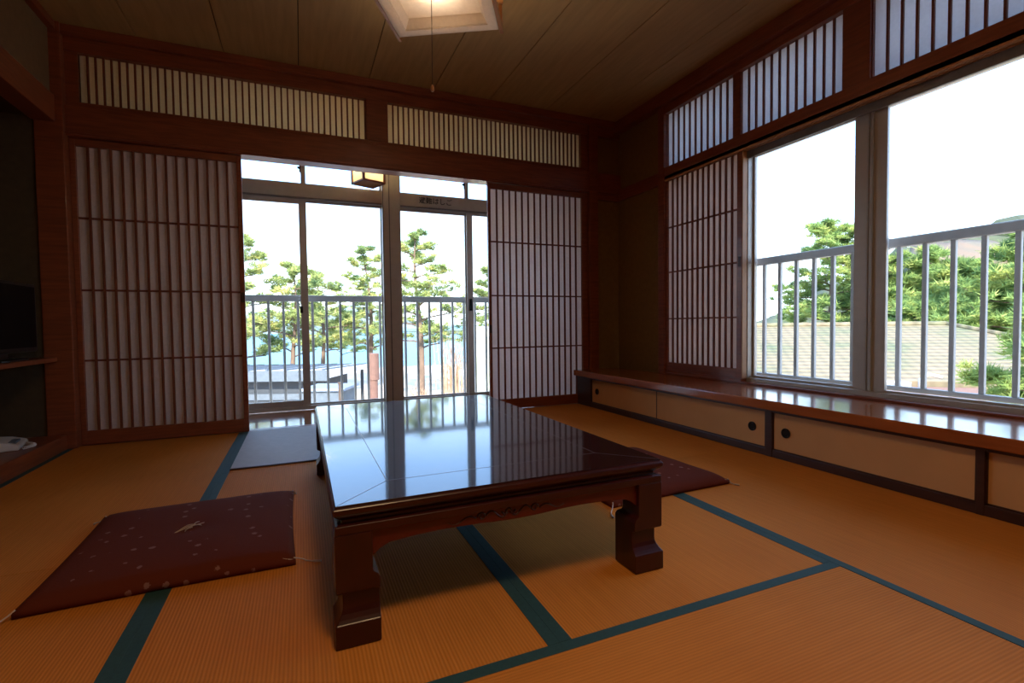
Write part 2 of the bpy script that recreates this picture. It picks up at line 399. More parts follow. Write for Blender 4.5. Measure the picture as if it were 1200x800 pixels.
# ------------------------------------------------------------------ tatami mats
def tatami(x0, x1, y0, y1, axis, label, borders=(1, 1)):
    t = thing('tatami_mat', ((x0 + x1) / 2, (y0 + y1) / 2, -.052), label, 'tatami mat')
    g = .0006
    box(x0 + g, x1 - g, y0 + g, y1 - g, -.051, 0).build('woven_rush', M['mat_' + axis], t, .001)
    e = .0012; w = .031
    def band(a, b, c, d, p, q):
        MB().box(a, b, c, d, -.045, e).build('cloth_border', M['band'], t, .0006)
    if axis == 'y':
        if borders[0]: band(x0 + .0002, x0 + w, y0 + g, y1 - g, 0, 0)
        if borders[1]: band(x1 - w, x1 - .0002, y0 + g, y1 - g, 0, 0)
    else:
        if borders[0]: band(x0 + g, x1 - g, y0 + .0002, y0 + w, 0, 0)
        if borders[1]: band(x0 + g, x1 - g, y1 - w, y1 - .0002, 0, 0)
A, B_, C_, D_ = -1.345, -.387, .535, 1.475
tatami(A, B_, 1.95, 3.93, 'y', 'tatami mat in the far left corner between alcove step and paper screen')
tatami(A, B_, .0, 1.95, 'y', 'tatami mat at the lower left, front half of the long left row')
tatami(B_, C_, .99, 2.86, 'y', 'tatami mat under the left half of the low table and the left cushion')
tatami(B_, C_, 2.86, 3.93, 'y', 'half tatami mat by the door sill, mostly covered by the grey mat')
tatami(C_, D_, .99, 2.86, 'y', 'tatami mat under the right half of the low table')
tatami(C_, D_, 2.86, 3.93, 'y', 'half tatami mat in front of the right paper screen, behind the table')
tatami(D_, 2.355, 2.10, 3.93, 'y', 'tatami mat along the far part of the low wall cabinet', (1, 0))
tatami(D_, 2.355, .22, 2.10, 'y', 'tatami mat along the near part of the low wall cabinet', (1, 0))
tatami(B_, D_, .06, .99, 'x', 'tatami mat across the foreground with ridges running sideways')
tatami(A, .5, -1.6, .0, 'y', 'tatami mat behind the viewer on the left')
tatami(.5, 2.355, -1.6, .05, 'y', 'tatami mat behind the viewer on the right')
box(B_ + .0, B_ + .001, 0, .06, -.05, -.01)
t = thing('grey_mat', (.05, 3.4, 0.001), 'thin grey cloth mat on the tatami just inside the balcony door', 'mat')
box(-.355, .52, 2.91, 3.915, .0015, .010).build('cloth', M['grey'], t, .003)
box(-.357, .522, 2.900, 2.912, .0015, .0085).build('dark_edge', M['dark_wood'], t, .002)  # dark colour paints the shadow line along the mat's near edge
box(-.357, .522, 3.913, 3.924, .0015, .0085).build('dark_edge', M['dark_wood'], t, .002)

# ------------------------------------------------------------------ low cabinets + ledge
t = thing('window_ledge', (2.55, 1.9, .26), 'long polished reddish wood ledge running under the windows on top of the low cabinets', 'window ledge')
MB().box(2.295, XW - .03, -.6, 3.945, .262, .313).build('board', M['ledge'], t, .006)
MB().box(2.325, 2.36, -.6, 3.945, .247, .262).build('front_rail', M['dark_wood'], t)

def cabinet(y0, y1, doors, label, group):
    t = thing('low_cabinet', (2.55, (y0 + y1) / 2, -.05), label, 'cabinet', group)
    MB().box(2.358, 2.79, y0, y1, .0, .02).box(2.358, 2.79, y0, y0 + .012, .0, .246).box(2.358, 2.79, y1 - .012, y1, .0, .246)\
        .box(2.358, 2.79, y0, y1, .236, .246).box(2.775, 2.79, y0, y1, .0, .246).build('carcass', M['dark_wood'], t)
    MB().box(2.336, 2.362, y0, y1, -.0, .041).build('bottom_track', M['dark_wood'], t, .003)
    for (a, b, face, py) in doors:
        d = box(face, face + .008, a + .007, b - .007, .049, .242).build('door', M['fusuma'], t)
        MB().box(face - .002, face + .010, a, a + .007, .041, .247).box(face - .002, face + .010, b - .007, b, .041, .247)\
            .box(face - .002, face + .010, a, b, .041, .049).box(face - .002, face + .010, a, b, .242, .247).build('edge_strip', M['dark_wood'], d)
        if py is not None:
            m = MB(); n = 24
            prof = [(.026, 0.0), (.026, .004), (.020, .004), (.018, .001), (.0, .001)]
            vs = []; fs = []
            for r, h in prof[:-1]:
                for k in range(n): vs.append((face - .001 - h, py + r * math.cos(2 * PI * k / n), .146 + r * math.sin(2 * PI * k / n)))
            for i in range(len(prof) - 2):
                for k in range(n): fs.append((i * n + k, i * n + (k + 1) % n, (i + 1) * n + (k + 1) % n, (i + 1) * n + k))
            fs.append(tuple(range((len(prof) - 2) * n, (len(prof) - 1) * n)))
            m.add(vs, fs).build('finger_pull', M['metal'], d, smooth=False)
    return t
cabinet(1.895, 3.93, [(2.843, 3.715, 2.346, 3.628), (1.937, 2.85, 2.342, 2.026)], 'far low wall cabinet by the corner, two sliding paper doors', None)
cabinet(-.05, 1.893, [(1.012, 1.893, 2.342, 1.815), (.05, .988, 2.346, .15)], 'near low wall cabinet at the right edge of the picture', None)
struct('trim_17', MB().box(2.334, 2.40, 1.893, 1.937, 0, .25).box(2.334, 2.40, .988, 1.014, 0, .25).box(2.334, 2.40, 3.715, 3.945, 0, .262), M['dark_wood'], .002)

# ------------------------------------------------------------------ right window (aluminium sashes)
wy0, wy1 = .42, 2.53
w1 = thing('window_7', (2.88, 1.6, .34), kind='structure')
MB().box(2.828, 2.925, -.05, 2.50, .314, .350).box(2.83, 2.925, -.05, 2.50, 1.868, 1.90).build('frame', M['alu'], w1, .002)
MB().box(2.818, 2.832, -.05, 2.50, 1.845, 1.895).build('head_track', M['alu_dark'], w1, .002)
MB().box(2.80, 2.835, 2.508, 2.55, .335, 1.895).build('jamb', M['pale_wood'], w1, .002)
MB().box(2.835, 2.925, 2.497, 2.515, .335, 1.87).build('side_frame', M['alu'], w1, .002)
def sash(par, x, y0, y1, z0, z1, l=.03, r=.03, b=.03, tp=.03, th=.024):
    s = MB().box(x - th / 2, x + th / 2, y0, y0 + l, z0, z1).box(x - th / 2, x + th / 2, y1 - r, y1, z0, z1)\
        .box(x - th / 2, x + th / 2, y0 + l, y1 - r, z0, z0 + b).box(x - th / 2, x + th / 2, y0 + l, y1 - r, z1 - tp, z1)
    o = s.build('sash', M['alu'], par, .002)
    box(x - .002, x + .002, y0 + l - .002, y1 - r + .002, z0 + b - .002, z1 - tp + .002).build('glass', M['glass'], o)
    return o
sash(w1, 2.895, 1.70, 2.497, .350, 1.868, .12, .012, .014, .008)
sash(w1, 2.868, .60, 1.715, .350, 1.868, .05, .078, .012, .012)
sash(w1, 2.895, -.05, .66, .350, 1.868, .05, .05, .012, .012)
MB().box(2.845, 2.855, 1.700, 1.708, .352, 1.866).box(2.842, 2.855, 1.722, 1.730, .352, 1.866).build('weather_strip', M['rail'], w1)

MB().box(2.782, 2.822, 2.4935, 2.4995, .345, 1.893).build('lit_edge_strip', M['pale_wood'], w1, .001, label='pale orange strip coloured as the window-lit edge of the paper screen')  # pale colour stands for window light on the screen's end stile
# railing outside the right window
t = thing('window_railing', (2.97, 1.3, .3), 'white metal safety railing outside the right-hand windows', 'railing')
MB().box(2.965, 3.005, -.1, 2.62, 1.128, 1.180).build('top_rail', M['rail'], t, .008)
MB().box(2.965, 2.995, -.1, 2.62, .352, .378).build('bottom_rail', M['rail'], t, .004)
y = 2.483
while y > -.1:
    box(2.970, 2.992, y - .011, y + .011, .378, 1.130).build('baluster', M['rail'], t, .003); y -= .1205

# ------------------------------------------------------------------ veranda : walls, ceiling, glass door
struct('ceiling_veranda', box(-1.4, 2.75, 4.0, 5.6, 2.50, 2.62), M['cream'])
struct('wall_veranda', MB().box(-1.4, -.72, DG - .05, DG + .08, -.12, 2.5).box(2.36, 2.75, DG - .05, DG + .08, -.12, 2.5)
       .box(-1.45, -1.4, 3.98, DG + .08, -.12, 2.5).box(2.75, 2.83, 4.05, DG + .08, -.12, 2.5)
       .box(-.72, 2.36, DG - .05, DG + .08, 2.30, 2.5), M['cream'])
dr = thing('door_1', (.8, DG, 0), kind='structure')
MB().box(-.72, 2.36, DG - .05, DG + .06, 0, .035).box(-.72, 2.36, DG - .05, DG + .06, 1.872, 1.995)\
    .box(-.72, 2.36, DG - .05, DG + .06, 2.235, 2.30).box(-.72, -.66, DG - .05, DG + .06, 0, 2.3).box(2.30, 2.36, DG - .05, DG + .06, 0, 2.3)\
    .build('frame', M['alu'], dr, .003)
MB().box(.722, .890, DG - .075, DG + .06, 0, 2.30).build('centre_post', M['alu'], dr, .004)
MB().box(-.66, .722, DG - .055, DG - .045, 1.862, 1.878).box(.89, 2.30, DG - .055, DG - .045, 1.862, 1.878).build('head_track', M['alu_dark'], dr)
MB().box(.725, .732, DG - .08, DG - .072, 0, 2.3).box(.780, .790, DG - .079, DG - .072, 0, 2.3).build('post_seam', M['alu_dark'], dr)
def dsash(y, x0, x1, z0, z1, l, r, b, tp):
    th = .026
    o = MB().box(x0, x0 + l, y - th / 2, y + th / 2, z0, z1).box(x1 - r, x1, y - th / 2, y + th / 2, z0, z1)\
        .box(x0 + l, x1 - r, y - th / 2, y + th / 2, z0, z0 + b).box(x0 + l, x1 - r, y - th / 2, y + th / 2, z1 - tp, z1).build('sash', M['alu'], dr, .002)
    box(x0 + l - .002, x1 - r + .002, y - .002, y + .002, z0 + b - .002, z1 - tp + .002).build('glass', M['glass'], o)
    return o
s1 = dsash(DG - .018, -.66, .068, .035, 1.872, .03, .062, .048, .05)
s2 = dsash(DG + .014, .01, .722, .035, 1.872, .055, .008, .012, .026)
s3 = dsash(DG + .014, .89, 1.60, .035, 1.872, .012, .055, .012, .034)
s4 = dsash(DG - .018, 1.555, 2.30, .035, 1.872, .062, .03, .012, .034)
MB().box(-.002, .022, DG - .045, DG - .031, .86, .92).build('latch', M['metal'], s1, .003, label='small dark door latch')
MB().box(1.572, 1.60, DG - .047, DG - .031, .88, 1.0).box(1.578, 1.594, DG - .06, DG - .031, .90, .93).build('latch', M['metal'], s4, .003, label='dark crescent door latch')
for (a, b, c) in ((-.66, .722, .05), (.89, 2.30, 1.565)):
    MB().box(a, b, DG - .01, DG + .012, 1.995, 2.01).box(a, b, DG - .01, DG + .012, 2.225, 2.235).box(c - .02, c + .02, DG - .012, DG + .014, 1.995, 2.235)\
        .box(a, a + .014, DG - .01, DG + .012, 1.995, 2.235).box(b - .014, b, DG - .01, DG + .012, 1.995, 2.235).build('transom_sash', M['alu'], dr, .002)
    box(a + .01, b - .01, DG, DG + .004, 2.006, 2.229).build('transom_glass', M['glass'], dr)
    MB().box(c - .045, c - .018, DG - .022, DG - .012, 2.13, 2.15).box(c - .03, c - .02, DG - .024, DG - .012, 2.10, 2.17).build('transom_catch', M['metal'], dr, .002)

# escape-ladder sign on the transom rail
t = thing('sign', (1.25, DG - .0515, 1.94), 'small grey plate with dark Japanese lettering on the rail above the right door pane', 'sign')
box(1.055, 1.47, DG - .0535, DG - .0505, 1.897, 1.973).build('plate', M['signplate'], t, .001)
cu = bpy.data.curves.new('lettering', 'FONT'); cu.body = '避難はしご'; cu.size = .066; cu.extrude = .0006; cu.align_x = 'LEFT'; cu.align_y = 'CENTER'
cu.offset = .0008; cu.materials.append(M['signtext'])
o = bpy.data.objects.new('lettering', cu); C.objects.link(o); o.parent = t
o.location = (1.072 - 1.25, -.003, -.004); o.rotation_euler = (PI / 2, 0, 0)
bpy.context.view_layer.update()
me = bpy.data.meshes.new_from_object(o.evaluated_get(bpy.context.evaluated_depsgraph_get()))
o2 = bpy.data.objects.new('lettering', me); C.objects.link(o2); o2.parent = t; o2.location = o.location; o2.rotation_euler = o.rotation_euler
bpy.data.objects.remove(o); o2.name = 'lettering'

# balcony railing beyond the door
t = thing('balcony_railing', (.8, 5.0, 0), 'metal railing with thin upright bars just beyond the glass balcony door', 'railing')
MB().box(-1.3, 2.8, 4.98, 5.02, .972, 1.031).build('top_rail', M['rail'], t, .008)
MB().box(-1.3, 2.8, 4.985, 5.015, -.09, -.06).build('bottom_rail', M['rail'], t, .004)
x = -.391 - .1235 * 7
while x < 2.8:
    box(x - .011, x + .011, 4.989, 5.011, -.06, .973).build('baluster', M['rail'], t, .003); x += .1235
struct('floor_balcony', box(-1.5, 2.95, DG + .06, 5.03, -.30, -.12), M['whitewall'])

# square lantern on the veranda
t = thing('veranda_lantern', (.575, 4.60, 2.0), 'small square paper lantern with dark wood edges hanging in the veranda above the glass door', 'lantern')
R = Matrix.Translation((.585, 4.59, 2.0)) @ Matrix.Rotation(math.radians(22), 4, 'Z')
h = .10; H_ = .26
fr = MB(); pp = MB()
for sx in (-1, 1):
    for sy in (-1, 1): fr.box(sx * h - .009, sx * h + .009, sy * h - .009, sy * h + .009, 0, H_)
for z in (0, H_ - .014):
    for s in (-1, 1):
        fr.box(-h, h, s * h - .007, s * h + .007, z, z + .014); fr.box(s * h - .007, s * h + .007, -h, h, z, z + .014)
pp.box(-h + .006, h - .006, -h + .001, -h + .003, .01, H_ - .01).box(-h + .006, h - .006, h - .003, h - .001, .01, H_ - .01)
pp.box(-h + .001, -h + .003, -h + .006, h - .006, .01, H_ - .01).box(h - .003, h - .001, -h + .006, h - .006, .01, H_ - .01)
fr.xf(R).build('frame', M['wood'], t); pp.xf(R).build('paper_side', M['lantern_paper'], t)
MB().box(-h, h, -h, h, .003, .009).xf(R).build('base_panel', M['lampwood'], t)
def lamp(name, loc, power, col, size):
    l = bpy.data.lights.new(name, 'POINT'); l.energy = power; l.color = col; l.shadow_soft_size = size
    q = bpy.data.objects.new(name, l); C.objects.link(q); q.location = loc; return q
lamp('lantern_bulb', (.585, 4.59, 2.16), 5.5, (1, .86, .62), .03)
MB().box(-.06, .06, -.06, .06, H_ - .002, .50).xf(R).build('ceiling_mount', M['wood'], t)

# ================================================================== LOW TABLE
TX0, TX1, TY0, TY1 = .055, .985, 1.168, 2.712
t = thing('low_table', ((TX0 + TX1) / 2, (TY0 + TY1) / 2, 0), 'low dark red lacquered table with a mirror-like top in the middle of the room', 'table')
secs = []
for z, i in [(.262, .020), (.2625, .004), (.281, .004), (.2835, .010), (.284, .020), (.292, .020), (.298, .013), (.304, .005), (.310, .0), (.320, .0), (.3235, .003), (.3245, .006), (.328, .006)]:
    secs.append((z, TX0 + i, TX1 - i, TY0 + i, TY1 - i))
MB().loft(secs).build('tabletop_edge', M['lacquer'], t, .0015)
MB().loft([(.3275, TX0 + .006, TX1 - .006, TY0 + .006, TY1 - .006), (.3285, TX0 + .0055, TX1 - .0055, TY0 + .0055, TY1 - .0055), (.330, TX0 + .007, TX1 - .007, TY0 + .007, TY1 - .007)]).build('tabletop', M['lacquer_top'], t, label='glossy black-red top reflecting the sky')
# fine inlaid border lines
il = MB(); ix0, ix1, iy0, iy1 = TX0 + .143, TX1 - .143, TY0 + .150, TY1 - .150; w = .0011
def line(mb, a, b, z0=.3296, z1=.33025, w=.0011):
    a = Vector(a); b = Vector(b); d = (b - a).normalized(); n = Vector((-d.y, d.x)) * w
    mb.prism([tuple(a - n), tuple(b - n), tuple(b + n), tuple(a + n)], 'z', z0, z1)
for a, b in [((ix0, iy0), (ix1, iy0)), ((ix1, iy0), (ix1, iy1)), ((ix1, iy1), (ix0, iy1)), ((ix0, iy1), (ix0, iy0)),
             ((TX0 + .009, TY0 + .009), (ix0, iy0)), ((TX1 - .009, TY0 + .009), (ix1, iy0)), ((TX1 - .009, TY1 - .009), (ix1, iy1)), ((TX0 + .009, TY1 - .009), (ix0, iy1))]:
    line(il, a, b)
il.build('inlay_line', M['inlay'], t, label='thin pale inlaid border line')
# legs : outer notch above the foot, narrower upper shank
outer = [(0, 0), (.053, 0), (.056, .003), (.063, .008), (.073, .014), (.084, .0175), (.092, .018), (.118, .018), (.122, .016), (.126, .005), (.130, .003), (.262, .003)]
inner = [(0, .100), (.004, .102), (.150, .102), (.160, .098), (.166, .088), (.172, .086), (.262, .086)]
def interp(tab, z):
    for (a, u), (b, v) in zip(tab[:-1], tab[1:]):
        if a <= z <= b: return u + (v - u) * (z - a) / max(b - a, 1e-9)
    return tab[-1][1]
zs = sorted(set([a for a, _ in outer] + [a for a, _ in inner]))
for sx in (0, 1):
    for sy in (0, 1):
        secs = []
        for z in zs:
            o_, i_ = interp(outer, z), interp(inner, z)
            x0, x1 = (TX0 + o_, TX0 + i_) if sx == 0 else (TX1 - i_, TX1 - o_)
            y0, y1 = (TY0 + o_, TY0 + i_) if sy == 0 else (TY1 - i_, TY1 - o_)
            secs.append((z, x0, x1, y0, y1))
        lg = MB().loft(secs).build('leg', M['lacquer'], t, .002)
# aprons with small bracket curves near the legs
def apron(along, a0, a1, face, th):
    pts = [(a0, .262), (a0, .198), (a0 + .006, .200), (a0 + .020, .212), (a0 + .04, .222), (a0 + .08, .226)]
    n = 24; mid = (a0 + a1) / 2; L = a1 - a0
    for k in range(n + 1):
        u = a0 + .10 + (L - .20) * k / n
        pts.append((u, .227 - .003 * math.cos((u - mid) / L * 4 * PI) * (1 if abs(u - mid) < L * .38 else 0)))
    pts += [(a1 - .08, .226), (a1 - .04, .222), (a1 - .020, .212), (a1 - .006, .200), (a1, .198), (a1, .262)]
    return MB().prism(pts, 'y' if along == 'x' else 'x', face, face + th)
def scroll(along, cx, face, s):
    m = MB()
    def P(u, v): return (cx + u, face, v) if along == 'x' else (face, cx + u, v)
    for sg in (-1, 1):
        pts = []
        for k in range(26):
            a = k / 25; ang = a * 2.6 * PI; r = .011 * (1 - a * .75)
            pts.append(P(sg * (.075 + r * math.cos(ang)), .246 + r * math.sin(ang)))
        m.tube(pts, [.0028 * (1 - .5 * k / 25) for k in range(26)], 6)
        m.tube([P(sg * (.064 - .06 * k / 12), .246 + .010 * math.sin(k / 12 * 2 * PI)) for k in range(13)], .0025, 6)
        m.tube([P(sg * (.090 + .075 * k / 12), .244 + .007 * math.sin(k / 12 * 2 * PI)) for k in range(13)], [.0026 * (1 - .6 * k / 12) for k in range(13)], 6)
        m.tube([P(sg * (.01 + .02 * k / 6), .238 + .004 * k) for k in range(4)], .0022, 6)
    m.tube([P(-.012, .240), P(-.006, .252), P(0, .257), P(.006, .252), P(.012, .240)], .0028, 6)
    return m
for along, a0, a1, f0, th, fz in (('x', TX0 + .085, TX1 - .085, TY0 + .016, .02, TY0 + .0155), ('x', TX0 + .085, TX1 - .085, TY1 - .036, .02, TY1 - .0155),
                                  ('y', TY0 + .085, TY1 - .085, TX0 + .016, .02, TX0 + .0155), ('y', TY0 + .085, TY1 - .085, TX1 - .036, .02, TX1 - .0155)):
    ap = apron(along, a0, a1, f0, th).build('apron', M['lacquer_red'], t, .0015, label='dark red apron board with carving')
    scroll(along, (a0 + a1) / 2 - (.03 if along == 'x' else 0), fz, 1).build('carving', M['lacquer'], ap, smooth=True, label='carved scrolls')

t.location.z = .0013

# ================================================================== FLOOR CUSHIONS
def cushion(cx, cy, wx, wy, rot, label, tassel_dirs, seed):
    rnd = random.Random(seed)
    t = thing('floor_cushion', (cx, cy, 0.001), label, 'cushion', None)
    n = 28; vs = []; fs = []
    T = .052
    for side in (1, -1):
        for j in range(n + 1):
            for i in range(n + 1):
                u = -1 + 2 * i / n; v = -1 + 2 * j / n
                ed = (1 - abs(u) ** 7) * (1 - abs(v) ** 7)
                puff = (max(ed, 0)) ** .42
                dim = 1 - .30 * math.exp(-((u * u + v * v) / .035))
                pin = 1 - .035 * (abs(u * v)) ** .5 * 0 
                hh = T * (.34 + .66 * puff * (.82 + .18 * (1 - u * u) * (1 - v * v)) * dim)
                z = hh if side > 0 else .001
                # edges bow inwards slightly between the corners
                bx = 1 - .018 * (1 - v * v) * abs(u) ** 6; by = 1 - .018 * (1 - u * u) * abs(v) ** 6
                wob = .0012 * math.sin(u * 9 + seed) * math.cos(v * 8) if side > 0 else 0
                vs.append((u * wx / 2 * bx, v * wy / 2 * by, z + wob * puff))
        o = 0 if side > 0 else (n + 1) ** 2
        for j in range(n):
            for i in range(n):
                a = o + j * (n + 1) + i; q = (a, a + 1, a + n + 2, a + n + 1); fs.append(q if side > 0 else q[::-1])
    K = (n + 1) ** 2
    ring = [i for i in range(n + 1)] + [j * (n + 1) + n for j in range(1, n + 1)] + [n * (n + 1) + i for i in range(n - 1, -1, -1)] + [j * (n + 1) for j in range(n - 1, 0, -1)]
    for k in range(len(ring)):
        a, b = ring[k], ring[(k + 1) % len(ring)]; fs.append((a, a + K, b + K, b))
    Rm = Matrix.Translation((cx, cy, .0015)) @ Matrix.Rotation(rot, 4, 'Z')
    m = MB().add(vs, fs).xf(Rm); m.build('cover', M['cushion'], t, smooth=True)
    # crossed threads tied at the centre
    c = MB(); zt = T * .735
    def strand(p0, p1, lift, r=.0014):
        pts = []
        for k in range(9):
            a = k / 8; p = Vector(p0).lerp(Vector(p1), a)
            pts.append((p.x + .003 * math.sin(a * 5 + lift * 90), p.y + .003 * math.cos(a * 6), zt + .006 + lift * math.sin(a * PI)))
        c.tube(pts, r, 6)
    strand((-.052, -.038), (.046, .036), .006); strand((-.03, .002), (.034, .012), .012); strand((.0, -.002), (.026, .052), .008)
    strand((-.045, -.030), (.03, .02), .010); strand((.005, .004), (-.008, -.028), .006)
    c.xf(Rm).build('centre_tuft', M['thread'], t, smooth=True, label='pale tied centre threads')
    for (sx, sy, dx, dy, L) in tassel_dirs:
        c = MB(); p = Vector((sx * (wx / 2 - .006), sy * (wy / 2 - .006), .014)); pts = []
        for k in range(12):
            a = k / 11
            pts.append((p.x + dx * L * a + .006 * math.sin(a * 6), p.y + dy * L * a + .010 * math.sin(a * 4), max(.0025, .022 * (1 - a * 2.2))))
        c.tube(pts, [.0022 + (.0016 if k > 8 else 0) for k in range(12)], 6)
        c.tube([(p.x - dx * .05 - dy * .01, p.y - dy * .05 + dx * .01, .026), (p.x - dx * .02, p.y - dy * .02, .020), (p.x, p.y, .016)], .0016, 6)
        c.xf(Rm).build('tassel', M['thread'], t, smooth=True)
    return t
cushion(-.372, 1.995, .665, .70, math.radians(1.2), 'maroon patterned floor cushion lying left of the low table',
        [(-1, -1, -.72, -.7, .13), (1, -1, 1, -.1, .08), (-1, 1, -1, -.2, .03), (1, 1, .6, .8, .03)], 3)
cushion(1.435, 1.975, .655, .66, math.radians(2.5), 'brown patterned floor cushion right of the low table, partly hidden by its leg',
        [(-1, -1, -.6, -.8, .10), (1, -1, .6, -.8, .045), (1, 1, .6, .8, .03), (-1, 1, -.6, .8, .03)], 5)

# ================================================================== CEILING LAMP
ang = math.radians(-29.5); ctr = Vector((.645, 2.42, 2.33))
t = thing('ceiling_lamp', (ctr.x, ctr.y, 2.60), 'square white ceiling lamp with orange wood bars and a pull cord', 'ceiling lamp')
R = Matrix.Translation(ctr) @ Matrix.Rotation(ang, 4, 'Z')
s = .275
def frustum(z0, s0, z1, s1, th=.004):
    m = MB(); vs = []; 
    for (z, q) in ((z0, s0), (z1, s1), (z1, s1 - th), (z0, s0 - th)):
        vs += [(-q, -q, z), (q, -q, z), (q, q, z), (-q, q, z)]
    fs = []
    for k in range(4):
        for j in range(4):
            a = k * 4 + j; b = k * 4 + (j + 1) % 4; c = ((k + 1) % 4) * 4 + (j + 1) % 4; d = ((k + 1) % 4) * 4 + j
            fs.append((a, b, c, d))
    return m.add(vs, fs)
frustum(0, s, .12, s - .05).xf(R).build('shade', M['lampwhite'], t, label='white translucent sides')
rim = MB()
rim.box(-s, s, -s, -s + .05, -.002, .004).box(-s, s, s - .05, s, -.002, .004).box(-s, -s + .05, -s + .05, s - .05, -.002, .004).box(s - .05, s, -s + .05, s - .05, -.002, .004)
rim.xf(R).build('rim', M['lampwhite'], t)
frustum(.004, s - .05, .045, s - .075).xf(R).build('inner_lip', M['lampwhite'], t)
MB().box(-s + .07, s - .07, -s + .07, s - .07, .045, .049).xf(R).build('diffuser', M['lampwhite'], t)
wb = MB()
for sx in (-1, 1):
    wb.box(sx * (s + .012) - .009, sx * (s + .012) + .009, -s - .05, s + .05, .002, .030)
    wb.box(-s - .03, s + .03, sx * (s - .02) - .008, sx * (s - .02) + .008, .122, .140)
    for sy in (-1, 1):
        wb.box(sx * (s + .012) - .009, sx * (s + .012) + .009, sy * (s + .008) - .009, sy * (s + .008) + .009, .020, .150)
    wb.box(sx * (s + .012) - .010, sx * (s + .012) + .010, -s - .03, s + .03, .140, .158)
wb.xf(R).build('wooden_bar', M['lampwood'], t, .002, label='orange wood bars')
MB().box(-.13, .13, -.13, .13, .20, .27).box(-.02, .02, -.28, .28, .15, .20).box(-.28, .28, -.02, .02, .15, .20).xf(R).build('ceiling_mount', M['lampwhite'], t)
pc = MB().tube([(.632, 2.44, 2.38), (.6315, 2.44, 2.2), (.630, 2.442, 1.925)], .0016, 6).build('pull_cord', M['cord'], t)
MB().tube([(.630, 2.442, 1.93), (.630, 2.442, 1.922), (.630, 2.442, 1.905), (.630, 2.442, 1.898)], [.003, .009, .010, .006], 12).build('knob', M['lampwood'], pc, smooth=True, label='small orange wood knob')

lamp('ceiling_lamp_bulb', tuple(R @ Vector((0, 0, .10))), 3.6, (1, .86, .70), .05)
# the same lamp hangs over the near half of the room, behind the viewpoint
def copy_tree(o, parent=None):
    c = o.copy(); C.objects.link(c); c.parent = parent
    for ch in list(o.children): copy_tree(ch, c)
    return c
t2 = copy_tree(t); t2.location = (.32, .12, 2.60); t2['label'] = 'second square ceiling lamp over the near half of the room, lit warm'
al = bpy.data.lights.new('near_lamp_tube', 'AREA'); al.shape = 'SQUARE'; al.size = .42; al.energy = 14; al.color = (1, .66, .34)
ao = bpy.data.objects.new('near_lamp_tube', al); C.objects.link(ao); ao.location = (.32, .12, 2.31); ao.rotation_euler = (0, 0, ang)

# ================================================================== ALCOVE : TV, SHELF, PHONE
t = thing('wall_shelf', (-1.65, 3.2, .55), 'wooden shelf across the dark alcove carrying the television', 'shelf')
MB().box(-2.02, -1.375, 2.2, 3.868, .545, .572).build('board', M['wood'], t, .003)
MB().box(-2.02, -1.40, 2.2, 2.225, .09, .545).build('support', M['wood'], t)
t = thing('television', (-1.47, 3.48, .573), 'black flat television standing on the alcove shelf', 'television')
MB().box(-1.475, -1.435, 3.10, 3.79, .615, 1.005).build('casing', M['black'], t, .006)
MB().box(-1.4345, -1.433, 3.118, 3.772, .640, .988).build('screen', M['screen'], t, .0)
MB().box(-1.475, -1.445, 3.40, 3.49, .58, .62).prism([(-1.56, 3.32), (-1.40, 3.32), (-1.38, 3.35), (-1.38, 3.54), (-1.40, 3.57), (-1.56, 3.57)], 'z', .5725, .583).build('stand', M['black'], t, .003)

t = thing('telephone', (-1.54, 3.57, .091), 'ivory telephone with coiled cord on the raised alcove floor', 'telephone')
Rm = Matrix.Translation((-1.535, 3.56, .091)) @ Matrix.Rotation(math.radians(12), 4, 'Z')
MB().prism([(-.10, 0), (.10, 0), (.10, .030), (.04, .048), (-.09, .062), (-.10, .055)], 'y', -.11, .10).xf(Rm).build('base', M['phone'], t, .006)
hs = MB()
pts = [(0.0 + .00, -.115 + .23 * k / 14, .078 + .020 * math.sin(PI * k / 14)) for k in range(15)]
hs.tube(pts, [.020, .026, .026, .020, .016, .014, .013, .013, .013, .014, .016, .020, .026, .026, .020], 10)
hs.xf(Rm @ Matrix.Translation((-.045, .01, -.004))).build('handset', M['phone'], t, smooth=True)
co = MB(); pts = []
for k in range(220):
    a = k / 219; bx = .115 + .035 * math.sin(a * 5.5); by = -.10 + .24 * a
    pts.append((bx + .007 * math.cos(a * 190), by, .010 + .007 * math.sin(a * 190)))
co.tube(pts, .0022, 5).xf(Rm).build('coiled_cord', M['phone'], t, smooth=True)
MB().box(.02, .085, -.085, .03, .030, .044).xf(Rm).build('keypad', M['shedtrim'], t, .003)

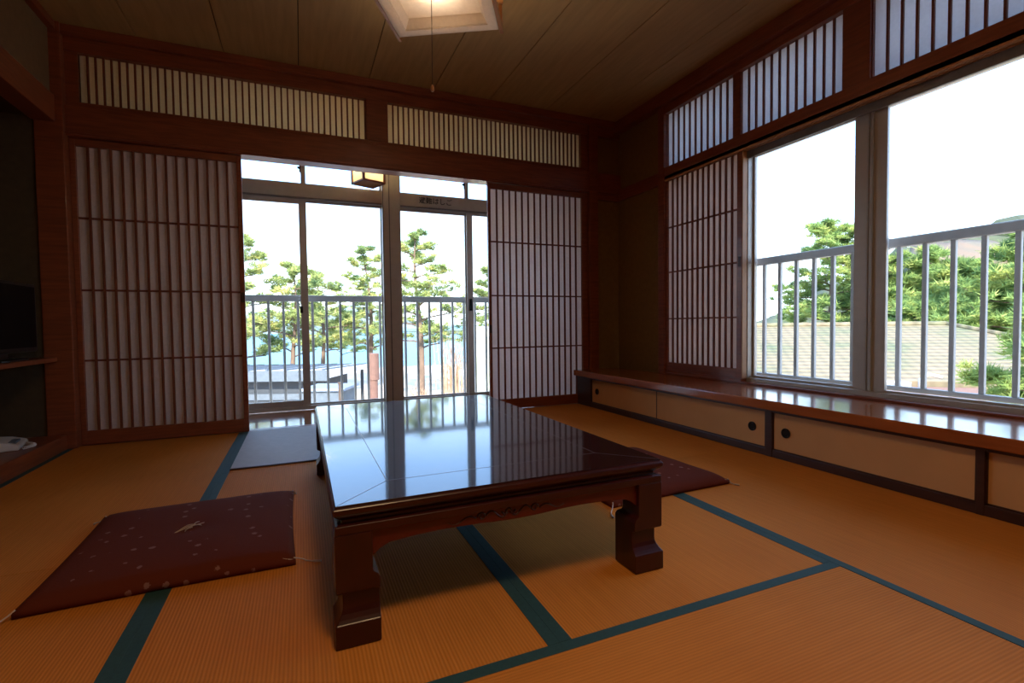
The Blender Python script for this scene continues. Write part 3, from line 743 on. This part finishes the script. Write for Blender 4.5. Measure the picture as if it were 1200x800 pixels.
# ================================================================== OUTSIDE
struct('ground', MB().box(-60, 60, 5.4, 45, -3.6, -3.0).box(3.0, 60, -30, 5.4, -3.6, -3.0), M['sand'])
struct('ground_inland', MB().box(60, 420, -30, 330, -3.7, -3.05), M['hill'])
struct('sea', MB().box(-2500, 2500, 44, 5000, -4.6, -3.3), M['sea'])
def ridge(name, p0, p1, heights, depth, base, mat, seed, jag=.05):
    """a rolling landform between p0 and p1 with the given crest heights"""
    rnd = random.Random(seed)
    n = 72; rows = [(-1.0, 0), (-.75, .28), (-.5, .55), (-.25, .85), (0, 1), (.3, .8), (.7, .4), (1, 0)]
    p0 = Vector(p0); p1 = Vector(p1); d = (p1 - p0); nr = Vector((-d.y, d.x)).normalized()
    if nr.dot(p0) < 0: nr = -nr
    vs = []; fs = []
    for i in range(n + 1):
        a = i / n; fpos = a * (len(heights) - 1); k = min(int(fpos), len(heights) - 2); q = fpos - k; q = q * q * (3 - 2 * q)
        hgt = heights[k] * (1 - q) + heights[k + 1] * q
        for (o, f) in rows:
            c = p0 + d * a + nr * o * depth
            vs.append((c.x + rnd.uniform(-1, 1) * depth * .03, c.y + rnd.uniform(-1, 1) * depth * .03, base + (hgt - base) * f * (1 + rnd.uniform(-jag, jag))))
    m = len(rows)
    for i in range(n):
        for j in range(m - 1): a = i * m + j; fs.append((a, a + 1, a + m + 1, a + m))
    return MB().add(vs, fs).build(name, mat, None, 0, True, kind='structure')
ridge('hill', (200, 215), (330, 40), [-3, -3, 5, 20, 33, 39, 49, 44, 30, 22], 90, -3, M['hill'], 2)
ridge('mountain', (-40, 660), (150, 590), [-3, 6, 10, 14, 20, 27, 22, 18, 12, 6, -3], 60, -4, M['island'], 4)
ridge('island', (-75, 345), (15, 330), [-3, 5, 9, 8, 10, 7, 4, -3], 25, -4, M['island'], 5)
# bare earth slope on the hillside
ms = MB(); 
rnd = random.Random(3); cc = [(250 + 6 * k, 121 - 6 * k) for k in range(7)]
vs = []; fs = []
for k in range(9):
    for j in range(6):
        a = k / 8; b = j / 5
        bx = 196 + 22 * a + 34 * b; by = 104 - 20 * a + 18 * b
        vs.append((bx + rnd.uniform(-1, 1), by + rnd.uniform(-1, 1), 19 + 13 * b * (1 - .25 * abs(a - .5)) + rnd.uniform(-.6, .6)))
for k in range(8):
    for j in range(5): a = k * 6 + j; fs.append((a, a + 1, a + 7, a + 6))
ms.add(vs, fs)
o = ms.build('bare_slope', M['hillcut'], None, 0, True, kind='structure')
o.modifiers.new('thick', 'SOLIDIFY').thickness = -8

# --- tiled hip roof house seen from above
t = thing('house', (15, 11, -3), 'house below the right windows with a broad weathered beige tiled roof', 'house')
P1 = Vector((11.2, 15.6)); P2 = Vector((19.0, 9.1)); dr_ = (P2 - P1).normalized(); nn = Vector((-.64, -.768)).normalized()
nn = Vector((dr_.y, -dr_.x)); nn = nn if nn.dot(P1) < 0 else -nn
zr, ze, run, hip = .56, -.76, 5.0, 3.4
Rr_ = Matrix(((dr_.x, nn.x, 0, P1.x), (dr_.y, nn.y, 0, P1.y), (0, 0, 1, 0), (0, 0, 0, 1)))
L = (P2 - P1).length
mb = MB()
u0, rb_, zb = -.5, 2.4, zr - (zr - ze) * 2.4 / run
vs = [(u0, 0, zr), (L, 0, zr), (L + hip, run, ze), (u0, run, ze), (L + hip * .48, -rb_, zb), (u0, -rb_, zb)]
vs += [(x, y, z - .16) for x, y, z in vs]
fs = [(0, 3, 2, 1), (1, 2, 4), (0, 1, 4, 5), (6, 7, 8, 9), (7, 10, 8), (6, 11, 10, 7), (3, 9, 8, 2), (2, 8, 10, 4), (4, 10, 11, 5), (0, 5, 11, 6), (3, 0, 6, 9)]
me = bpy.data.meshes.new('roof'); me.from_pydata(vs, [], fs); me.materials.append(M['rooftile'])
o = bpy.data.objects.new('roof', me); C.objects.link(o); o.parent = t; o.matrix_local = Matrix.Translation((-15, -11, 3)) @ Rr_
mb = MB().tube([(u0, 0, zr + .02), (L, 0, zr + .02)], .09, 8).tube([(L, 0, zr + .02), (L + hip, run, ze + .02)], .08, 8).tube([(L, 0, zr + .02), (L + hip * .48, -rb_, zb + .02)], .08, 8)
mb.xf(Rr_).build('ridge_cap', M['rooftile'], t)
MB().box(u0 + .3, L + hip * .48 - .5, -rb_ + .3, run - .8, -3, ze + .06).xf(Rr_).build('wall', M['whitewall'], t)
# lower extension with flat roof and white pipes
MB().box(5.9, 8.3, run - .6, run + 2.6, -3, -1.0).xf(Rr_).build('extension', M['whitewall'], t)
MB().box(5.7, 8.5, run + .05, run + 2.8, -1.0, -.88).xf(Rr_).build('extension_roof', M['terracotta'], t, label='reddish flat extension roof')
pm = MB().tube([(7.0, run + .9, -.88), (7.0, run + .9, -.62), (7.15, run + .9, -.5), (7.4, run + .9, -.56)], .045, 8)
pm.xf(Rr_).build('vent_pipe', M['whitewall'], t, smooth=True, label='tall white bent vent pipe')
pm = MB().tube([(6.4, run + 1.2, -.88), (6.4, run + 1.2, -.72), (6.55, run + 1.3, -.68)], .05, 8)
pm.xf(Rr_).build('vent_pipe', M['whitewall'], t, smooth=True, label='short white vent pipe')
MB().box(6.2, 6.9, run + .5, run + .75, -.88, -.70).xf(Rr_).build('roof_box', M['whitewall'], t)

# --- shed / beach hut at lower left
t = thing('beach_hut', (-.6, 17.8, -3), 'low grey-blue hut with pale sheet roof on the sand beyond the balcony', 'hut')
Rh = Matrix.Translation((.75, 17.05, -3)) @ Matrix.Rotation(math.radians(-23), 4, 'Z')
MB().prism([(-.25, 2.08), (4.4, 2.02), (4.4, 2.16), (-.25, 2.34)], 'x', -6.2, .12).xf(Rh).build('roof', M['metalroof'], t)
rb = MB()
for k in range(11): rb.prism([(-.25, 2.33), (4.4, 2.15), (4.4, 2.21), (-.25, 2.39)], 'x', -6.1 + k * .6, -6.02 + k * .6)
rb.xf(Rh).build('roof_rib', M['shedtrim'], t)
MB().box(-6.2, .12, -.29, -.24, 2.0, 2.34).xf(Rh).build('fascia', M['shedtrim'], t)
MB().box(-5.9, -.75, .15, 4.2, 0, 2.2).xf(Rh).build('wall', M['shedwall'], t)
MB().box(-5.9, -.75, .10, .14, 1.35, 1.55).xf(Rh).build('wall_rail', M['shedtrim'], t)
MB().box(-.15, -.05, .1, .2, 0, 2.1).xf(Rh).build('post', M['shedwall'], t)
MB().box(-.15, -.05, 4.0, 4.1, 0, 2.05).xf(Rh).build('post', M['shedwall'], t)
# bench-like deck with post
t = thing('low_deck', (.75, 13.8, -3), 'small low blue-grey deck platform beside the hut', 'platform')
Rh = Matrix.Translation((.7, 13.85, -3)) @ Matrix.Rotation(math.radians(-23), 4, 'Z')
MB().box(-.7, .45, -.3, .9, 2.06, 2.13).xf(Rh).build('top', M['decktop'], t)
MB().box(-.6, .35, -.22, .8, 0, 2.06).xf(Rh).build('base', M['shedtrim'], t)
t = thing('wooden_post', (.855, 13.03, -3), 'short dark wooden post standing in front of the low deck', 'post')
MB().box(.825, .885, 13.00, 13.06, -3, -.70).build('shaft', M['postwood'], t)
MB().box(.81, .90, 12.985, 13.075, -.70, -.66).build('cap', M['postwood'], t)
t = thing('rusty_pillar', (1.73, 13.35, -3), 'rust-brown pillar with a wider box head seen through the balcony bars', 'pillar')
MB().tube([(1.72, 13.35, -3), (1.72, 13.35, -.68)], .115, 16).build('shaft', M['rust'], t, smooth=False)
MB().tube([(1.73, 13.35, -.68), (1.73, 13.35, .0), (1.73, 13.35, .02)], [.145, .145, .13], 20).build('head', M['rust'], t)
# pale screen fence
t = thing('pale_fence', (7.2, 19.6, -3), 'pale green panel fence at the right side of the balcony view', 'fence')
Rh = Matrix.Translation((7.2, 19.6, -3)) @ Matrix.Rotation(math.radians(-20), 4, 'Z')
for k in range(4): MB().box(-.55 + k * 1.0, .40 + k * 1.0, -.02, .02, .1, 3.55).xf(Rh).build('panel', M['palefence'], t)
for k in range(5): MB().box(-.62 + k * 1.0, -.56 + k * 1.0, -.04, .04, 0, 3.7).xf(Rh).build('post', M['whitewall'], t)
MB().box(-.6, 3.45, -.03, .03, 3.58, 3.66).box(-.6, 3.45, -.03, .03, 2.9, 2.95).xf(Rh).build('rail', M['whitewall'], t)

# dry reed clump
def reeds(loc, h, w, n, label, seed):
    rnd = random.Random(seed); t = thing('dry_reeds', loc, label, 'reeds'); m = MB()
    for k in range(n):
        x = loc[0] + rnd.gauss(0, w * .4); y = loc[1] + rnd.gauss(0, w * .3); hh = h * rnd.uniform(.55, 1)
        lx, ly = rnd.uniform(-.25, .25), rnd.uniform(-.2, .2)
        m.tube([(x, y, loc[2]), (x + lx * .3, y + ly * .3, loc[2] + hh * .6), (x + lx, y + ly, loc[2] + hh)], [.022, .018, .006], 4)
        for q in range(3):
            z = loc[2] + hh * rnd.uniform(.3, .9); a = rnd.uniform(0, 2 * PI)
            m.tube([(x, y, z), (x + .25 * math.cos(a), y + .25 * math.sin(a), z + .25)], [.014, .004], 3)
    o = m.build('stems', M['twig'], t); o['kind'] = 'stuff'
    return t
reeds((6.15, 21.1, -3), 3.3, .8, 60, 'tall clump of dry brown reeds right of the large balcony pine', 11)
reeds((4.6, 19.9, -3), 1.6, .8, 26, 'low dry brown reeds around the foot of the large balcony pine', 12)

# --- pines
def pine(loc, h, spread, label, seed, group=None, first=.35, tufts=1.0, mat='needle', lean=(0, 0), nb=16, ts=.27, needles=44, name='pine_tree'):
    rnd = random.Random(seed)
    base = Vector(loc); t = thing(name, loc, label, 'tree', group)
    tr = MB(); fo = MB(); K = 12; pts = []; ph = rnd.uniform(0, 6)
    for k in range(K + 1):
        a = k / K
        pts.append(base + Vector((lean[0] * a * h + .035 * h * math.sin(a * 5 + ph) * a, lean[1] * a * h + .035 * h * math.cos(a * 4 + ph) * a, a * h * .97)))
    r0 = .022 * h
    tr.tube(pts, [r0 * (1 - .88 * k / K) for k in range(K + 1)], 8)
    def tuft(c, s):
        vs = []; fs = []
        for q in range(needles):
            az = rnd.uniform(0, 2 * PI); el = math.asin(rnd.uniform(-.35, 1)); L = s * rnd.uniform(.7, 1.15)
            d = Vector((math.cos(az) * math.cos(el), math.sin(az) * math.cos(el), math.sin(el)))
            s0 = c + Vector((rnd.uniform(-1, 1), rnd.uniform(-1, 1), rnd.uniform(-.5, .5))) * s * .45
            sd = d.orthogonal().normalized(); sd = (Matrix.Rotation(rnd.uniform(0, PI), 3, d) @ sd) * s * .075
            i = len(vs); vs += [s0 - sd, s0 + sd, s0 + d * L]; fs.append((i, i + 1, i + 2))
        fo.add(vs, fs)
    for b in range(nb):
        a = first + (1 - first) * (b + .5) / nb
        k = a * K; i = min(int(k), K - 1); p = pts[i].lerp(pts[i + 1], k - i)
        az = b * 2.399 + rnd.uniform(-.5, .5)
        prof = (1 - a) ** .65 * 1.15 + .10
        if a < first + .12: prof *= .8
        Lb = spread * prof * rnd.uniform(.72, 1.15)
        up = rnd.uniform(.0, .28)
        bp = []
        for q in range(6):
            c = q / 5
            bp.append(p + Vector((math.cos(az + .3 * c) * Lb * c, math.sin(az + .3 * c) * Lb * c, Lb * (up * c + .18 * c * c) + .04 * Lb * math.sin(c * 7))))
        tr.tube(bp, [r0 * .34 * (1 - .8 * q / 5) * (1.1 - .6 * a) for q in range(6)], 5)
        nt_ = max(3, int((4 + Lb * 6.0) * tufts))
        for q in range(nt_):
            c = .35 + .65 * (q + 1) / nt_; kk = c * 5; ii = min(int(kk), 4)
            cpt = bp[ii].lerp(bp[ii + 1], kk - ii)
            sp = Lb * .20 * (1.15 - .4 * c)
            off = Vector((rnd.gauss(0, sp), rnd.gauss(0, sp), abs(rnd.gauss(0, sp * .35)) + .05))
            tuft(cpt + off, ts * rnd.uniform(.8, 1.25))
            if rnd.random() < .35: tr.tube([cpt, cpt + off], [r0 * .07, r0 * .04], 3)
    for q in range(int(7 * tufts)):
        tuft(pts[-1] + Vector((rnd.gauss(0, .05 * spread), rnd.gauss(0, .05 * spread), rnd.uniform(-.09, .02) * h)), ts * .9)
    tr.build('trunk', M['bark'], t, smooth=True)
    o = fo.build('foliage', M[mat], t); o['kind'] = 'stuff'
    return t
pine((5.35, 24.0, -3), 8.5, 2.5, 'tall pine seen through the right balcony door pane', 21, first=.30, nb=22, tufts=1.3)
pine((3.6, 29.3, -3), 8.3, 2.6, 'pine just left of the wide door post, top reaching above the rail', 22, first=.28, nb=22, tufts=1.3)
pine((.95, 27.0, -3), 6.6, 2.3, 'broad low pine right behind the left door mullion', 23, first=.36, nb=18, tufts=1.1)
pine((-.35, 24.5, -3), 6.7, 2.1, 'spreading pine standing over the hut, left of the door mullion', 24, first=.34, nb=18, tufts=1.1)
pine((-2.35, 23.5, -3), 7.7, 2.2, 'pine at the left edge of the balcony door view', 25, first=.3, nb=20, tufts=1.2)
pine((9.4, 25.2, -3), 6.8, 2.3, 'pine at the right edge of the balcony door view', 26, first=.3, nb=18, tufts=1.1)
pine((2.35, 33.5, -3), 4.6, 3.0, 'low spreading pine further back between two balcony pines', 27, first=.4, nb=14, tufts=1.0)
pine((25.4, 17.3, -3), 8.9, 3.4, 'large pine behind the tiled roof in the left window pane', 31, first=.30, nb=26, tufts=1.7, mat='needle_d', ts=.30)
pine((25.4, 15.3, -3), 8.5, 2.5, 'pine behind the roof hidden partly by the window mullion', 32, first=.30, nb=24, tufts=1.6, mat='needle_d', ts=.30)
pine((27.4, 13.6, -3), 7.2, 3.2, 'dense green pine behind the roof, leftmost in the right window pane', 33, first=.2, nb=28, tufts=2.0, mat='needle_d', ts=.30)
pine((27.0, 11.9, -3), 6.2, 3.3, 'dense pine behind the roof end in the right window pane', 34, first=.2, nb=28, tufts=2.0, mat='needle_d', ts=.30)
pine((31.5, 11.2, -3), 6.6, 3.6, 'pine in front of the bare hill slope', 35, first=.2, nb=28, tufts=1.9, mat='needle_d', ts=.32)
pine((24.6, 8.9, -3), 7.0, 3.4, 'dense pine at the far right of the window view', 36, first=.15, nb=28, tufts=2.0, mat='needle_d', ts=.30)
pine((21.5, 19.8, -3), 4.3, 1.8, 'small distant pine at the left end of the tiled roof', 37, first=.3, nb=14, tufts=1.2, mat='needle_d')
pine((21.8, 11.4, -3), 4.4, 2.6, 'low pine just beyond the roof ridge in the right window pane', 38, first=.2, nb=20, tufts=1.8, mat='needle_d', ts=.28)
pine((9.35, 3.2, -3), 4.1, 1.15, 'nearest young pine right outside the window railing', 40, first=.25, nb=26, tufts=2.6, mat='needle_d', ts=.16, needles=60)

# ================================================================== LIGHT
w = bpy.data.worlds.new('World'); bpy.context.scene.world = w; w.use_nodes = True
nt = w.node_tree; nt.nodes.clear()
out = N(nt, 'ShaderNodeOutputWorld'); bg = N(nt, 'ShaderNodeBackground')
tc = N(nt, 'ShaderNodeTexCoord'); sx = N(nt, 'ShaderNodeSeparateXYZ')
nt.links.new(tc.outputs['Generated'], sx.inputs[0])
r = ramp(nt, [(.0, (.82, .92, 1.0)), (.14, (.60, .79, 1.0)), (.27, (.32, .56, 1.0)), (.6, (.38, .58, .95)), (1, (.3, .5, .9))])
nt.links.new(sx.outputs['Z'], r.inputs[0]); nt.links.new(r.outputs[0], bg.inputs[0])
bg.inputs[1].default_value = 3.2
nt.links.new(bg.outputs[0], out.inputs[0])
sun = bpy.data.lights.new('sun', 'SUN'); sun.energy = 10.0; sun.angle = math.radians(.6); sun.color = (1, .93, .82)
so = bpy.data.objects.new('sun', sun); C.objects.link(so)
so.rotation_euler = Vector((-.22, -.80, .56)).to_track_quat('Z', 'Y').to_euler()

# ================================================================== CAMERA
cam = bpy.data.cameras.new('camera'); co_ = bpy.data.objects.new('camera', cam); C.objects.link(co_)
cam.sensor_width = 36; cam.lens = 578.67 / 1200 * 36; cam.clip_start = .02; cam.clip_end = 6000
yaw, pit, rol = math.radians(23.1167), math.radians(-2.0212), math.radians(-.6983)
f = Vector((math.sin(yaw) * math.cos(pit), math.cos(yaw) * math.cos(pit), math.sin(pit)))
rt = Vector((math.cos(yaw), -math.sin(yaw), 0)); up = rt.cross(f)
r2 = rt * math.cos(rol) + up * math.sin(rol); u2 = -rt * math.sin(rol) + up * math.cos(rol)
co_.matrix_world = Matrix(((r2.x, u2.x, -f.x, 0), (r2.y, u2.y, -f.y, 0), (r2.z, u2.z, -f.z, .74), (0, 0, 0, 1)))
sc = bpy.context.scene; sc.camera = co_
sc.view_settings.view_transform = 'Standard'; sc.view_settings.look = 'None'; sc.view_settings.gamma = 1; sc.view_settings.exposure = .55
sc.view_settings.use_curve_mapping = False
sc.cycles.max_bounces = 12; sc.cycles.diffuse_bounces = 6; sc.cycles.transparent_max_bounces = 16; sc.cycles.use_denoising = True
sc.cycles.sample_clamp_indirect = 6
for o in bpy.data.objects:
    if '_o' in o: del o['_o']
